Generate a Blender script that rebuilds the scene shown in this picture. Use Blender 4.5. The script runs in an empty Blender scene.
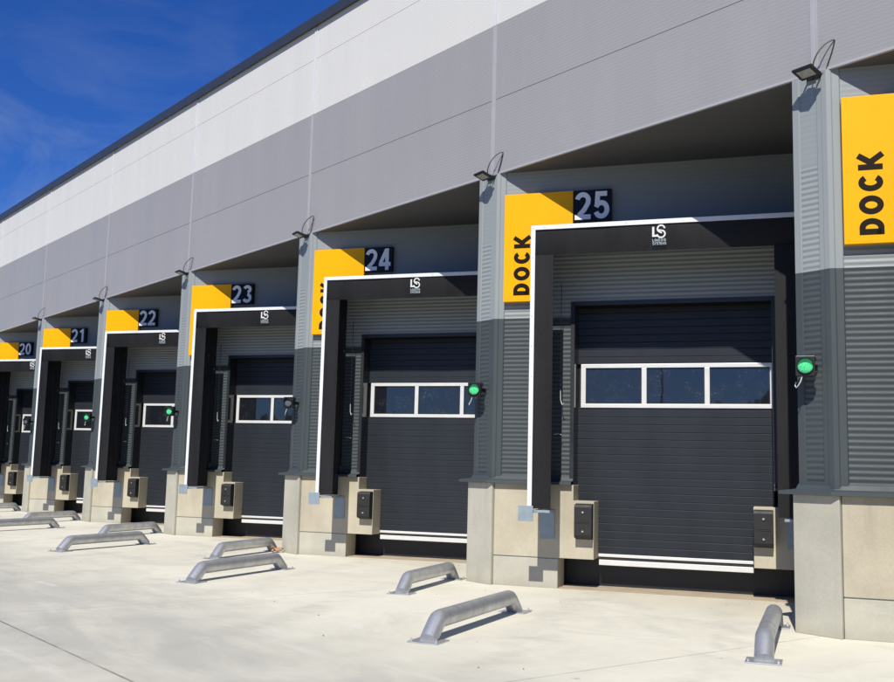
import bpy, bmesh, math, random
from mathutils import Vector, Matrix
random.seed(7)
scene = bpy.context.scene
COL = scene.collection
PI = math.pi

# ------------------------------------------------------------------ layout (metres)
BAY = 5.7812            # spacing of the saw teeth along the wall
ANG = 0.5774            # dock fronts are turned this much out of the wall line
TOOTH = 0.581           # x of the corner where a dock front starts
PIER0 = 0.144           # x where the blunt pier face starts
WALL_Z = 6.498          # underside of the long upper wall
TOP_Z = 10.968
BAND_Z = 9.03
SPLIT_Z = 4.10          # light grey above, dark grey below
BASE_Z = 1.535
U_END = 4.72
SUN = Vector((0.412, -0.565, 0.714)).normalized()
CA, SA = math.cos(ANG), math.sin(ANG)
BAYS = range(-7, 2)


def fr(u, y, n=0):      # dock-front coordinates -> world plan
    return (n * BAY + TOOTH + u * CA - y * SA, u * SA + y * CA)


# ------------------------------------------------------------------ node helpers
def new_mat(name):
    m = bpy.data.materials.new(name)
    m.use_nodes = True
    nt = m.node_tree
    for n in list(nt.nodes):
        nt.nodes.remove(n)
    out = nt.nodes.new('ShaderNodeOutputMaterial')
    b = nt.nodes.new('ShaderNodeBsdfPrincipled')
    nt.links.new(b.outputs[0], out.inputs[0])
    return m, nt, b


def nd(nt, t, **k):
    n = nt.nodes.new(t)
    for a, v in k.items():
        setattr(n, a, v)
    return n


def mth(nt, op, a, b=None, c=None):
    n = nd(nt, 'ShaderNodeMath', operation=op)
    for i, v in enumerate((a, b, c)):
        if v is None:
            continue
        if isinstance(v, (int, float)):
            n.inputs[i].default_value = v
        else:
            nt.links.new(v, n.inputs[i])
    return n.outputs[0]


def pos(nt):
    return nd(nt, 'ShaderNodeNewGeometry').outputs['Position']


def noise(nt, scale, detail=4, rough=.55, vec=None, stretch=None, dist=0):
    v = vec if vec is not None else pos(nt)
    if stretch:
        mp = nd(nt, 'ShaderNodeMapping')
        mp.inputs['Scale'].default_value = stretch
        nt.links.new(v, mp.inputs['Vector'])
        v = mp.outputs[0]
    n = nd(nt, 'ShaderNodeTexNoise')
    n.inputs['Scale'].default_value = scale
    n.inputs['Detail'].default_value = detail
    n.inputs['Roughness'].default_value = rough
    n.inputs['Distortion'].default_value = dist
    nt.links.new(v, n.inputs['Vector'])
    return n.outputs['Fac']


def rng(nt, fac, a, b, c=0., d=1.):
    n = nd(nt, 'ShaderNodeMapRange')
    n.clamp = True
    for i, v in enumerate((a, b, c, d)):
        n.inputs[i + 1].default_value = v
    nt.links.new(fac, n.inputs[0])
    return n.outputs[0]


def mix(nt, fac, a, b, blend='MIX'):
    n = nd(nt, 'ShaderNodeMix', data_type='RGBA', blend_type=blend)
    for i, v in ((0, fac), (6, a), (7, b)):
        if isinstance(v, (int, float)):
            n.inputs[i].default_value = v
        elif isinstance(v, tuple):
            n.inputs[i].default_value = v if len(v) == 4 else (*v, 1)
        else:
            nt.links.new(v, n.inputs[i])
    return n.outputs[2]


def bump(nt, b, h, strength=.3, dist=.01):
    n = nd(nt, 'ShaderNodeBump')
    n.inputs['Strength'].default_value = strength
    n.inputs['Distance'].default_value = dist
    nt.links.new(h, n.inputs['Height'])
    nt.links.new(n.outputs[0], b.inputs['Normal'])


def simple(name, col, rough=.5, metal=0., var=.12, scale=3., bmp=0., bscale=60., spec=.5, streak=False):
    m, nt, b = new_mat(name)
    f = noise(nt, scale, 5, .6, stretch=(1, 1, .18) if streak else None)
    f2 = noise(nt, scale * 9, 3, .6)
    s = mth(nt, 'ADD', mth(nt, 'MULTIPLY', f, .7), mth(nt, 'MULTIPLY', f2, .3))
    k = rng(nt, s, .3, .7)
    lo = tuple(c * (1 - var) for c in col)
    hi = tuple(min(1, c * (1 + var)) for c in col)
    nt.links.new(mix(nt, k, lo, hi), b.inputs['Base Color'])
    nt.links.new(rng(nt, s, .3, .7, rough * .85, min(1, rough * 1.15)), b.inputs['Roughness'])
    b.inputs['Metallic'].default_value = metal
    b.inputs['Specular IOR Level'].default_value = spec
    if bmp:
        bump(nt, b, noise(nt, bscale, 3), bmp, .004)
    return m


def panel_metal(name, col, rough=.42, var=.05):
    """coated steel cladding: a faint tone step from panel to panel, dust streaks, slight oil-canning"""
    m, nt, b = new_mat(name)
    P = pos(nt)
    sp = nd(nt, 'ShaderNodeSeparateXYZ'); nt.links.new(P, sp.inputs[0])
    px = mth(nt, 'FLOOR', mth(nt, 'DIVIDE', mth(nt, 'SUBTRACT', sp.outputs[0], .445), BAY))
    wn = nd(nt, 'ShaderNodeTexWhiteNoise', noise_dimensions='1D'); nt.links.new(px, wn.inputs['W'])
    streak = noise(nt, 1.6, 6, .65, P, (1, 1, .12))
    big = noise(nt, .35, 3, .5, P)
    s = mth(nt, 'ADD', mth(nt, 'MULTIPLY', streak, .5), mth(nt, 'ADD', mth(nt, 'MULTIPLY', big, .35), mth(nt, 'MULTIPLY', wn.outputs['Value'], .15)))
    k = rng(nt, s, .3, .72)
    nt.links.new(mix(nt, k, tuple(c * (1 - var) for c in col), tuple(c * (1 + var) for c in col)), b.inputs['Base Color'])
    nt.links.new(rng(nt, streak, .3, .7, rough - .08, rough + .12), b.inputs['Roughness'])
    b.inputs['Specular IOR Level'].default_value = .3
    bump(nt, b, noise(nt, .9, 2, .5, P, (1, 1, .6)), .4, .025)
    return m


def concrete(name, col, var=.16):
    m, nt, b = new_mat(name)
    P = pos(nt)
    big = noise(nt, .9, 6, .62, P, dist=.4)
    streak = noise(nt, 2.4, 5, .6, P, (1, 1, .15))
    fine = noise(nt, 38, 4, .65, P)
    pits = nd(nt, 'ShaderNodeTexVoronoi'); pits.inputs['Scale'].default_value = 22
    nt.links.new(P, pits.inputs['Vector'])
    hole = rng(nt, pits.outputs['Distance'], .05, .12, 1, 0)
    some = rng(nt, noise(nt, 3.1, 2, .5, P), .56, .62)
    hole = mth(nt, 'MULTIPLY', hole, some)
    s = mth(nt, 'ADD', mth(nt, 'MULTIPLY', big, .55), mth(nt, 'ADD', mth(nt, 'MULTIPLY', streak, .25), mth(nt, 'MULTIPLY', fine, .2)))
    k = rng(nt, s, .34, .66)
    c = mix(nt, k, tuple(x * (1 - var) for x in col), tuple(x * (1 + var) for x in col))
    # damp / splash band close to the ground, with a ragged edge, and pale lime patches
    sp = nd(nt, 'ShaderNodeSeparateXYZ'); nt.links.new(P, sp.inputs[0])
    zz = mth(nt, 'ADD', sp.outputs[2], mth(nt, 'MULTIPLY', mth(nt, 'SUBTRACT', noise(nt, 2.2, 5, .6, P), .5), .35))
    c = mix(nt, rng(nt, zz, .02, .16, .35, 0), c, tuple(x * .62 for x in col))
    lime = rng(nt, noise(nt, 1.7, 6, .7, P, (1, 1, .7), .8), .6, .74, 0, .35)
    c = mix(nt, lime, c, tuple(min(1, x * 1.35) for x in col))
    rub = mth(nt, 'MULTIPLY', rng(nt, noise(nt, 1.1, 6, .7, P, (.6, .6, 3.2), .6), .60, .72), .30)
    c = mix(nt, rub, c, tuple(min(1, x * 1.3) for x in col))
    run = mth(nt, 'MULTIPLY', rng(nt, noise(nt, 5.5, 4, .6, P, (1, 1, .08), .2), .58, .70), rng(nt, sp.outputs[2], .5, 1.5))
    c = mix(nt, mth(nt, 'MULTIPLY', run, .22), c, tuple(x * .55 for x in col))
    c = mix(nt, mth(nt, 'MULTIPLY', hole, .6), c, tuple(x * .45 for x in col))
    nt.links.new(c, b.inputs['Base Color'])
    b.inputs['Roughness'].default_value = .85
    b.inputs['Specular IOR Level'].default_value = .25
    h = mth(nt, 'SUBTRACT', mth(nt, 'MULTIPLY', fine, .6), hole)
    bump(nt, b, h, .35, .004)
    return m


# ------------------------------------------------------------------ materials
M = {}
M['white_panel'] = panel_metal('white_panel', (.625, .618, .578), .5, .025)
M['grey_panel'] = panel_metal('grey_panel', (.304, .300, .302), .45, .045)
M['light_clad'] = panel_metal('light_clad', (.256, .282, .284), .52, .05)
M['dark_clad'] = panel_metal('dark_clad', (.054, .066, .0695), .55, .08)
M['anthracite'] = simple('anthracite', (.020, .023, .027), .42, var=.12, scale=2.2)
M['cap'] = simple('cap', (.035, .040, .050), .35, var=.1)
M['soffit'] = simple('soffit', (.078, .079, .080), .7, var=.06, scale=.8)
M['joint'] = simple('joint', (.62, .63, .64), .4, var=.05)
M['seam'] = simple('seam', (.12, .12, .125), .6)
M['concrete_tan'] = concrete('concrete_tan', (.435, .395, .297), .2)
M['concrete_grey'] = concrete('concrete_grey', (.425, .41, .335), .19)
M['black_steel'] = simple('black_steel', (.012, .013, .015), .45, var=.3)
M['gloss_dark'] = simple('gloss_dark', (.02, .022, .026), .12, var=.1)
M['alu'] = simple('alu', (.67, .67, .65), .38, .15, var=.05, scale=6)
M['trim'] = simple('trim', (.68, .70, .71), .42, var=.10, scale=4, streak=True)
M['curtain'] = simple('curtain', (.0135, .0135, .0142), .55, var=.35, scale=2.6, bmp=.25, bscale=260, spec=.2, streak=True)
M['fabric'] = simple('fabric', (.014, .015, .018), .6, var=.3, scale=2, bmp=.3, bscale=200, spec=.3)
M['rubber'] = simple('rubber', (.012, .012, .012), .6, var=.35, scale=9, bmp=.4, bscale=90)
M['zinc_plate'] = simple('zinc_plate', (.27, .33, .365), .5, .3, var=.14, scale=7)
M['steel_bolt'] = simple('steel_bolt', (.6, .6, .6), .35, .8)
M['yellow'] = simple('yellow', (.84, .395, .002), .4, var=.02, scale=1.5, spec=.15)
M['sign_black'] = simple('sign_black', (.008, .009, .013), .4, var=.15, spec=.2)
M['letter_black'] = simple('letter_black', (.012, .007, .003), .5, spec=.12)
M['digit'] = simple('digit', (.90, .90, .88), .4, var=.03)
M['logo_white'] = simple('logo_white', (.62, .62, .61), .5, var=.04)
M['logo_blue'] = simple('logo_blue', (.42, .52, .56), .5, var=.05)
M['lamp_black'] = simple('lamp_black', (.010, .010, .011), .4, var=.2)
M['matte_black'] = simple('matte_black', (.010, .010, .012), .9, spec=.08)
M['grey_joint'] = simple('grey_joint', (.37, .37, .385), .45, var=.04)
M['dark_sheet'] = simple('dark_sheet', (.055, .055, .056), .9, var=.2, scale=.8, bmp=.3, bscale=80)  # dark tone of the added sheet behind the viewer that weakens ground bounce
M['cable'] = simple('cable', (.02, .02, .02), .5)
M['white_cable'] = simple('white_cable', (.6, .6, .6), .4)
M['lens_dead'] = simple('lens_dead', (.10, .11, .12), .12, var=.3, scale=40)
M['lamp_glass'] = simple('lamp_glass', (.30, .30, .27), .15, var=.3, scale=30)
M['leaf'] = simple('leaf', (.40, .20, .09), .8, var=.35, scale=20)
M['grit'] = simple('grit', (.10, .085, .06), .9, var=.5, scale=30)
M['bark'] = simple('hill', (.028, .034, .018), .95, var=.4, scale=.3)
M['pole'] = simple('pole', (.08, .085, .09), .5, .3)
M['pit_floor'] = simple('pit_floor', (.40, .335, .235), .9, var=.16, scale=2.5, bmp=.3, bscale=40)

# galvanised pipe: spangle and dull patches
m, nt, b = new_mat('galvanised'); M['galv'] = m
v = nd(nt, 'ShaderNodeTexVoronoi'); v.inputs['Scale'].default_value = 55
nt.links.new(pos(nt), v.inputs['Vector'])
f = mth(nt, 'ADD', mth(nt, 'MULTIPLY', noise(nt, 5, 6, .65), .75), mth(nt, 'MULTIPLY', v.outputs['Distance'], .15))
nt.links.new(mix(nt, rng(nt, f, .28, .62), (.40, .415, .43), (.64, .65, .66)), b.inputs['Base Color'])
nt.links.new(rng(nt, f, .3, .7, .5, .32), b.inputs['Roughness'])
b.inputs['Metallic'].default_value = .7
bump(nt, b, f, .15, .004)

# green signal lens, switched on
m, nt, b = new_mat('green_lens'); M['green'] = m
v = nd(nt, 'ShaderNodeTexVoronoi'); v.inputs['Scale'].default_value = 60
nt.links.new(pos(nt), v.inputs['Vector'])
c = mix(nt, rng(nt, v.outputs['Distance'], .1, .7), (.12, .70, .30), (.05, .48, .18))
nt.links.new(c, b.inputs['Base Color']); nt.links.new(c, b.inputs['Emission Color'])
b.inputs['Emission Strength'].default_value = .22
b.inputs['Roughness'].default_value = .2

# glazing of the door windows: dark, reflecting, with scratches and dust left on the outside
m, nt, b = new_mat('glazing'); M['glass'] = m
P = pos(nt)
scr = noise(nt, 24, 8, .8, P, (1, 1, 1.6), 2.2)
spot = rng(nt, noise(nt, 4.2, 3, .6, P), .48, .62)
dust = mth(nt, 'MULTIPLY', rng(nt, scr, .565, .66), spot)
nt.links.new(mix(nt, mth(nt, 'MULTIPLY', dust, .55), (.010, .012, .016), (.45, .48, .52)), b.inputs['Base Color'])
nt.links.new(rng(nt, dust, 0, 1, .015, .5), b.inputs['Roughness'])
b.inputs['IOR'].default_value = 1.75
bump(nt, b, noise(nt, 2.5, 2, .5, P), .05, .01)

# insulated door leaf: stucco-embossed anthracite
m, nt, b = new_mat('door_leaf'); M['door'] = m
f = noise(nt, 1.8, 5, .6, None, (1, 1, .3))
nt.links.new(mix(nt, rng(nt, f, .3, .7), (.0155, .0185, .0235), (.0215, .0255, .031)), b.inputs['Base Color'])
b.inputs['Specular IOR Level'].default_value = .32
b.inputs['Roughness'].default_value = .42
bump(nt, b, noise(nt, 120, 2, .5), .22, .003)

# yard slab
m, nt, b = new_mat('yard_concrete'); M['yard'] = m
P = pos(nt)
sp = nd(nt, 'ShaderNodeSeparateXYZ'); nt.links.new(P, sp.inputs[0])
X, Y = sp.outputs[0], sp.outputs[1]
big = noise(nt, .22, 5, .6, P, dist=.6)
mid = noise(nt, 1.1, 6, .65, P, (1, .55, 1), .5)
fine = noise(nt, 30, 5, .7, P)
brush = noise(nt, 14, 3, .6, P, (.25, 2.2, 1))
s = mth(nt, 'ADD', mth(nt, 'ADD', mth(nt, 'MULTIPLY', big, .42), mth(nt, 'MULTIPLY', mid, .38)), mth(nt, 'ADD', mth(nt, 'MULTIPLY', fine, .12), mth(nt, 'MULTIPLY', brush, .08)))
c = mix(nt, rng(nt, s, .36, .62), (.60, .575, .465), (.72, .695, .568))
# the slabs further out are greyer and carry tyre dirt
yo = mth(nt, 'ADD', Y, mth(nt, 'MULTIPLY', mth(nt, 'SUBTRACT', noise(nt, .5, 5, .6, P), .5), 2.6))
outer = rng(nt, yo, -3.7, -5.8)
patch = rng(nt, noise(nt, .7, 6, .65, P, (.5, 1.2, 1), .8), .40, .58)
c = mix(nt, mth(nt, 'MULTIPLY', outer, mth(nt, 'MULTIPLY_ADD', patch, .45, .45)), c, (.42, .412, .358))
# pale washed streaks and brownish run-off along the docks
wash = rng(nt, noise(nt, .8, 4, .6, P, (.35, 1.8, 1), .5), .58, .68, 0, .5)
c = mix(nt, wash, c, (.70, .675, .60))
near = rng(nt, mth(nt, 'ADD', Y, mth(nt, 'MULTIPLY', noise(nt, 1.5, 4, .6, P), .8)), .2, 1.5, 0, .35)
c = mix(nt, near, c, (.46, .40, .30))
# saw-cut joints
def linef(coord, at, w):
    return rng(nt, mth(nt, 'ABSOLUTE', mth(nt, 'SUBTRACT', coord, at)), w * .5, w, 1, 0)
wob = mth(nt, 'MULTIPLY', mth(nt, 'SUBTRACT', noise(nt, 3, 3, .6, P), .5), .012)
mx = mth(nt, 'ABSOLUTE', mth(nt, 'SUBTRACT', mth(nt, 'FLOORED_MODULO', mth(nt, 'ADD', mth(nt, 'SUBTRACT', X, .42), BAY / 2), BAY), BAY / 2))
jx = rng(nt, mth(nt, 'ADD', mx, wob), .004, .011, 1, 0)
my = mth(nt, 'ABSOLUTE', mth(nt, 'SUBTRACT', mth(nt, 'FLOORED_MODULO', mth(nt, 'ADD', mth(nt, 'ADD', Y, 7.26), 7.0), 14.0), 7.0))
jy = rng(nt, mth(nt, 'ADD', my, wob), .007, .016, 1, 0)
jfade = rng(nt, noise(nt, 1.3, 3, .6, P), .3, .6, .3, 1)
j = mth(nt, 'MULTIPLY', mth(nt, 'MAXIMUM', jy, mth(nt, 'MULTIPLY', jx, .7)), jfade)
halo = mth(nt, 'MULTIPLY', rng(nt, my, .0, .28, .28, 0), rng(nt, noise(nt, 2, 4, .6, P), .4, .65))
c = mix(nt, halo, c, (.27, .26, .235))
c = mix(nt, mth(nt, 'MULTIPLY', j, .85), c, (.075, .07, .06))
# faint tyre tracks running in to each dock, and cloudy scuffs
uu = mth(nt, 'ADD', mth(nt, 'MULTIPLY', mth(nt, 'SUBTRACT', X, TOOTH), CA), mth(nt, 'MULTIPLY', Y, SA))
uu = mth(nt, 'FLOORED_MODULO', mth(nt, 'ADD', uu, mth(nt, 'MULTIPLY', mth(nt, 'SUBTRACT', noise(nt, .35, 3, .5, P), .5), .9)), BAY * CA)
tr = mth(nt, 'MAXIMUM', rng(nt, mth(nt, 'ABSOLUTE', mth(nt, 'SUBTRACT', uu, 1.75)), .10, .34, 1, 0), rng(nt, mth(nt, 'ABSOLUTE', mth(nt, 'SUBTRACT', uu, 3.65)), .10, .34, 1, 0))
tr = mth(nt, 'MULTIPLY', tr, rng(nt, noise(nt, 1.6, 6, .7, P, (1, 1, 1), .6), .42, .66))
c = mix(nt, mth(nt, 'MULTIPLY', tr, .30), c, (.33, .315, .27))
scf = rng(nt, noise(nt, .55, 7, .72, P, (1, 1.3, 1), 1.2), .50, .68)
c = mix(nt, mth(nt, 'MULTIPLY', scf, .34), c, (.40, .385, .335))
# scattered dark spots (oil, rubber)
vo = nd(nt, 'ShaderNodeTexVoronoi'); vo.inputs['Scale'].default_value = 1.4
nt.links.new(P, vo.inputs['Vector'])
spt = mth(nt, 'MULTIPLY', rng(nt, vo.outputs['Distance'], .02, .07, 1, 0), rng(nt, noise(nt, 18, 3, .6, P), .42, .62))
c = mix(nt, mth(nt, 'MULTIPLY', spt, .55), c, (.12, .11, .095))
nt.links.new(c, b.inputs['Base Color'])
b.inputs['Roughness'].default_value = .88
b.inputs['Specular IOR Level'].default_value = .2
bump(nt, b, mth(nt, 'SUBTRACT', mth(nt, 'ADD', mth(nt, 'MULTIPLY', fine, .6), mth(nt, 'MULTIPLY', brush, .25)), j), .35, .004)


# ------------------------------------------------------------------ mesh builder
class MB:
    def __init__(s):
        s.v, s.f, s.m = [], [], []

    def add(s, verts, faces, mi=0):
        o = len(s.v)
        s.v += [tuple(v) for v in verts]
        s.f += [tuple(i + o for i in f) for f in faces]
        s.m += [mi] * len(faces)
        return s

    def box(s, x0, x1, y0, y1, z0, z1, mi=0):
        vs = [(x, y, z) for z in (z0, z1) for (x, y) in ((x0, y0), (x1, y0), (x1, y1), (x0, y1))]
        return s.add(vs, [(3, 2, 1, 0), (4, 5, 6, 7), (0, 1, 5, 4), (1, 2, 6, 5), (2, 3, 7, 6), (3, 0, 4, 7)], mi)

    def prism(s, poly, z0, z1, mi=0):
        n = len(poly)
        vs = [(x, y, z0) for x, y in poly] + [(x, y, z1) for x, y in poly]
        fs = [tuple(range(n))[::-1], tuple(range(n, 2 * n))] + [(i, (i + 1) % n, n + (i + 1) % n, n + i) for i in range(n)]
        return s.add(vs, fs, mi)

    def sheet(s, prof, p0, p1, nrm, mi=lambda z: 0):
        """vertical sheet from plan point p0 to p1 whose relief (z, offset along nrm) repeats up the wall"""
        vs, fs = [], []
        for z, o in prof:
            for p in (p0, p1):
                vs.append((p[0] + nrm[0] * o, p[1] + nrm[1] * o, z))
        o0 = len(s.v)
        s.v += vs
        for i in range(len(prof) - 1):
            s.f.append((o0 + 2 * i, o0 + 2 * i + 1, o0 + 2 * i + 3, o0 + 2 * i + 2))
            s.m.append(mi((prof[i][0] + prof[i + 1][0]) / 2))
        return s

    def tube(s, pts, r, seg=10, cap=True, mi=0):
        pts = [Vector(p) for p in pts]
        rs = r if isinstance(r, (list, tuple)) else [r] * len(pts)
        rings, up = [], None
        for i, p in enumerate(pts):
            a = pts[max(i - 1, 0)]; c = pts[min(i + 1, len(pts) - 1)]
            t = (c - a).normalized()
            if up is None:
                up = Vector((0, 0, 1)) if abs(t.z) < .9 else Vector((1, 0, 0))
            x = t.cross(up).normalized(); up = x.cross(t).normalized()
            k = 1.
            if 0 < i < len(pts) - 1:
                d1 = (p - a).normalized(); d2 = (c - p).normalized()
                k = 1 / max(.6, math.sqrt(max(.1, (1 + d1.dot(d2)) / 2)))
            rings.append([p + (x * math.cos(2 * PI * j / seg) * rs[i] + up * math.sin(2 * PI * j / seg) * rs[i] * (k if abs(d_z(t)) < 2 else 1)) for j in range(seg)])
        vs = [q for rg in rings for q in rg]
        fs = [(i * seg + j, i * seg + (j + 1) % seg, (i + 1) * seg + (j + 1) % seg, (i + 1) * seg + j) for i in range(len(pts) - 1) for j in range(seg)]
        if cap:
            fs += [tuple(range(seg))[::-1], tuple(range((len(pts) - 1) * seg, len(pts) * seg))]
        return s.add(vs, fs, mi)

    def cyl(s, c, axis, r, h, seg=20, mi=0):
        c = Vector(c); ax = Vector(axis).normalized()
        return s.tube([c, c + ax * h], r, seg, True, mi)

    def xf(s, mat):
        s.v = [tuple(mat @ Vector(v)) for v in s.v]
        return s

    def build(s, name, mats, parent=None, origin=(0, 0, 0), loc=None, rotz=None, bevel=0., smooth=False, seg=2):
        me = bpy.data.meshes.new(name)
        me.from_pydata([(x - origin[0], y - origin[1], z - origin[2]) for x, y, z in s.v], [], s.f)
        mats = mats if isinstance(mats, (list, tuple)) else [mats]
        for k in mats:
            me.materials.append(M[k])
        for i, k in enumerate(s.m):
            me.polygons[i].material_index = k
        bm = bmesh.new(); bm.from_mesh(me)
        bmesh.ops.recalc_face_normals(bm, faces=bm.faces)
        if bevel:
            es = [e for e in bm.edges if len(e.link_faces) == 2 and e.calc_face_angle(0) > .5]
            bmesh.ops.bevel(bm, geom=es, offset=bevel, segments=seg, affect='EDGES', profile=.6, clamp_overlap=True)
        if smooth:
            for f_ in bm.faces:
                f_.smooth = True
            for e in bm.edges:
                if len(e.link_faces) == 2 and e.calc_face_angle(0) > .7:
                    e.smooth = False
        bm.to_mesh(me); bm.free()
        o = bpy.data.objects.new(name, me)
        COL.objects.link(o)
        if parent is not None:
            o.parent = parent
        if loc is not None:
            o.location = loc
        if rotz is not None:
            o.rotation_euler = (0, 0, rotz)
        return o


def d_z(t):
    return t.z


def thing(name, label, cat, loc, rotz=0., group=None):
    o = bpy.data.objects.new(name, None)
    o.empty_display_size = .2
    COL.objects.link(o)
    o.location = loc; o.rotation_euler = (0, 0, rotz)
    o['label'] = label; o['category'] = cat
    if group:
        o['group'] = group
    return o


def dup(o, parent=None, shift=0.):
    c = o.copy(); COL.objects.link(c)
    if parent is not None:
        c.parent = parent
    else:
        c.location = (o.location[0] + shift, o.location[1], o.location[2])
    for ch in list(o.children):
        dup(ch, c)
    return c


def dock_at(u, y, z, n=0):
    x_, y_ = fr(u, y, n)
    return (x_, y_, z)


# ------------------------------------------------------------------ strokes for lettering
def arc(cx, cy, rx, ry, a0, a1, n=14):
    return [(cx + rx * math.cos(math.radians(a0 + (a1 - a0) * i / n)), cy + ry * math.sin(math.radians(a0 + (a1 - a0) * i / n))) for i in range(n + 1)]


def G(ch, t):
    """centre lines of a bold grotesque glyph in a box .6 wide and 1 high; t = stroke width"""
    h = t / 2; W = .60; L, R, B, T = h, W - h, h, 1 - h; mx = W / 2
    rx = (R - L) / 2
    g = {
        'D': [[(L, B), (L, T), (mx - .04, T)] + arc(mx - .04, .5, R - mx + .04, .5 - h, 90, -90)[1:] + [(L, B), (L, .3)]],
        'O': [arc(mx, .5, rx, .5 - h, 90, 450, 32)],
        'C': [arc(mx, .5, rx, .5 - h, 38, 322, 26)],
        'K': [[(L, 0), (L, 1)], [(L + h * .6, .36), (R + .0, 1.0)], [(L + .13, .52), (R + .03, 0)]],
        'L': [[(L, 1), (L, B), (W, B)]],
        'S': [arc(mx, .74, rx, .26 - h, 20, 270, 18) + arc(mx, .26 + h * .5, rx, .26 - h * .5, 90, -160, 18)],
        'A': [[(L, 0), (mx, T), (R, 0)], [(L + .08, .3), (R - .08, .3)]],
        'I': [[(mx, 0), (mx, 1)]],
        'N': [[(L, 0), (L, T), (R, B), (R, 1)]],
        'G': [arc(mx, .5, rx, .5 - h, 40, 360, 26) + [(mx, .5)]],
        'Y': [[(L, 1), (mx, .5), (R, 1)], [(mx, .5), (mx, 0)]],
        'T': [[(mx, 0), (mx, T)], [(0, T), (W, T)]],
        'E': [[(W, T), (L, T), (L, B), (W, B)], [(L, .5), (W - .08, .5)]],
        'M': [[(L, 0), (L, T), (mx, .3), (R, T), (R, 0)]],
        '0': [arc(mx, .5, rx, .5 - h, 90, 450, 32)],
        '1': [[(mx + .08, 0), (mx + .08, 1)], [(mx + .08, 1 - h), (L + .05, .76)]],
        '2': [arc(mx, 1 - h - rx, rx, rx, 168, 0, 14) + [(R - .02, .58), (mx + .06, .36), (L + .06, B + .06)], [(0, B), (W, B)]],
        '3': [arc(mx, .755, rx - .02, .245 - h, 160, -80, 16), arc(mx, .275, rx, .275 - h, 85, -160, 18)],
        '4': [[(R - .10, 0), (R - .10, 1)], [(R - .13, .96), (L + .0, .34)], [(0, .27), (W, .27)]],
        '5': [[(R, T), (L + .08, T)], [(L + .08, 1), (L + .045, .45)], arc(mx, .335, rx, .335 - h, 158, -160, 22)],
        '6': [arc(mx, .5, rx, .5 - h, 50, 180, 12) + [(L, .33)], arc(mx, .325, rx, .325 - h, 90, 450, 28)],
        '9': [arc(mx, .675, rx, .325 - h, 90, 450, 28), [(R, .66)] + arc(mx, .5, rx, .5 - h, 0, -130, 12)],
    }
    return g[ch]


def ribbon(pts, t):
    n = len(pts); closed = math.dist(pts[0], pts[-1]) < 1e-6
    P = [Vector((p[0], p[1])) for p in pts]
    if closed:
        P = P[:-1]; n -= 1
    lft, rgt = [], []
    for i in range(n):
        a = P[i - 1] if (closed or i > 0) else None
        c = P[(i + 1) % n] if (closed or i < n - 1) else None
        d1 = (P[i] - a).normalized() if a is not None else None
        d2 = (c - P[i]).normalized() if c is not None else None
        d1 = d1 or d2; d2 = d2 or d1
        n1 = Vector((-d1.y, d1.x)); n2 = Vector((-d2.y, d2.x))
        q = n1 + n2
        q = n1 if q.length < .2 else q.normalized()
        k = min(1.8, 1 / max(.3, q.dot(n1)))
        lft.append(P[i] + q * t / 2 * k); rgt.append(P[i] - q * t / 2 * k)
    vs = lft + rgt
    fs = [(i, (i + 1) % n, n + (i + 1) % n, n + i) for i in range(n if closed else n - 1)]
    return vs, fs


def write(mb, text, size, t, gap, place, depth=.004, mi=0, widths=None):
    """strokes extruded towards the reader; place(a, b, d) maps text axes and depth to local space"""
    x = 0.
    for pos_, ch in enumerate(text):
        k = 0; wf = widths[pos_] if widths else 1.
        for st in G(ch, t):
            k += 1
            vs, fs = ribbon([(p_[0] * wf, p_[1]) for p_ in st] if math.dist(st[0], st[-1]) > 1e-6 else [(p_[0] * wf, p_[1]) for p_ in st[:-1]] + [(st[0][0] * wf, st[0][1])], t)
            d = depth + .0006 * k
            n = len(vs)
            top = [place((x + q.x) * size, q.y * size, d) for q in vs]
            bot = [place((x + q.x) * size, q.y * size, 0) for q in vs]
            mb.add(top, fs, mi)
            # sides
            cnt = {}
            for f_ in fs:
                for i in range(4):
                    e = (f_[i], f_[(i + 1) % 4]); cnt[e] = 1
            side = [e for e in cnt if (e[1], e[0]) not in cnt]
            mb.add(top + bot, [(a, b_, n + b_, n + a) for a, b_ in side], mi)
        x += .60 * wf + gap if ch != 'I' else .42 + gap
    return mb


# ------------------------------------------------------------------ ground and surroundings
def structure(o):
    o['kind'] = 'structure'
    return o


g = MB(); R_ = 700
g.add([(-R_, -R_, 0), (R_, -R_, 0), (R_, R_, 0), (-R_, R_, 0)], [(0, 1, 2, 3)])
structure(g.build('ground', 'yard'))
# unseen dark sheet behind the viewer, added to cut light bounced off the ground
structure(MB().add([(-R_, -R_, .004), (R_, -R_, .004), (R_, -15.5, .004), (-R_, -15.5, .004)], [(0, 1, 2, 3)]).build('unseen_dark_sheet', 'dark_sheet'))

# low wooded ridge across the yard (seen in the glazing)
rg = MB(); nseg = 1100
prev = 0.
ring = []
for i in range(nseg + 1):
    a = math.radians(150 + 240 * i / nseg)      # behind and beside the camera
    r = 150 + 12 * math.sin(i * .04)
    bumpy = (bumpy * .72 + random.uniform(-.9, .9)) if i else 0.
    hgt = 13.0 + 2.6 * math.sin(i * .017 + 1) + 1.2 * math.sin(i * .09) + 1.1 * bumpy + random.uniform(-.4, .4)
    ring.append((a, r, hgt))
vs, fs = [], []
for a, r, hgt in ring:
    for k, (dr, hh) in enumerate(((0, -.5), (6, hgt * .6), (14, hgt), (40, hgt * .7), (90, -.5))):
        vs.append((math.cos(a) * (r + dr), math.sin(a) * (r + dr) - 5, hh))
for i in range(nseg):
    for k in range(4):
        fs.append((i * 5 + k, i * 5 + 5 + k, i * 5 + 6 + k, i * 5 + k + 1))
structure(rg.add(vs, fs).build('hills', 'bark'))

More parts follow.
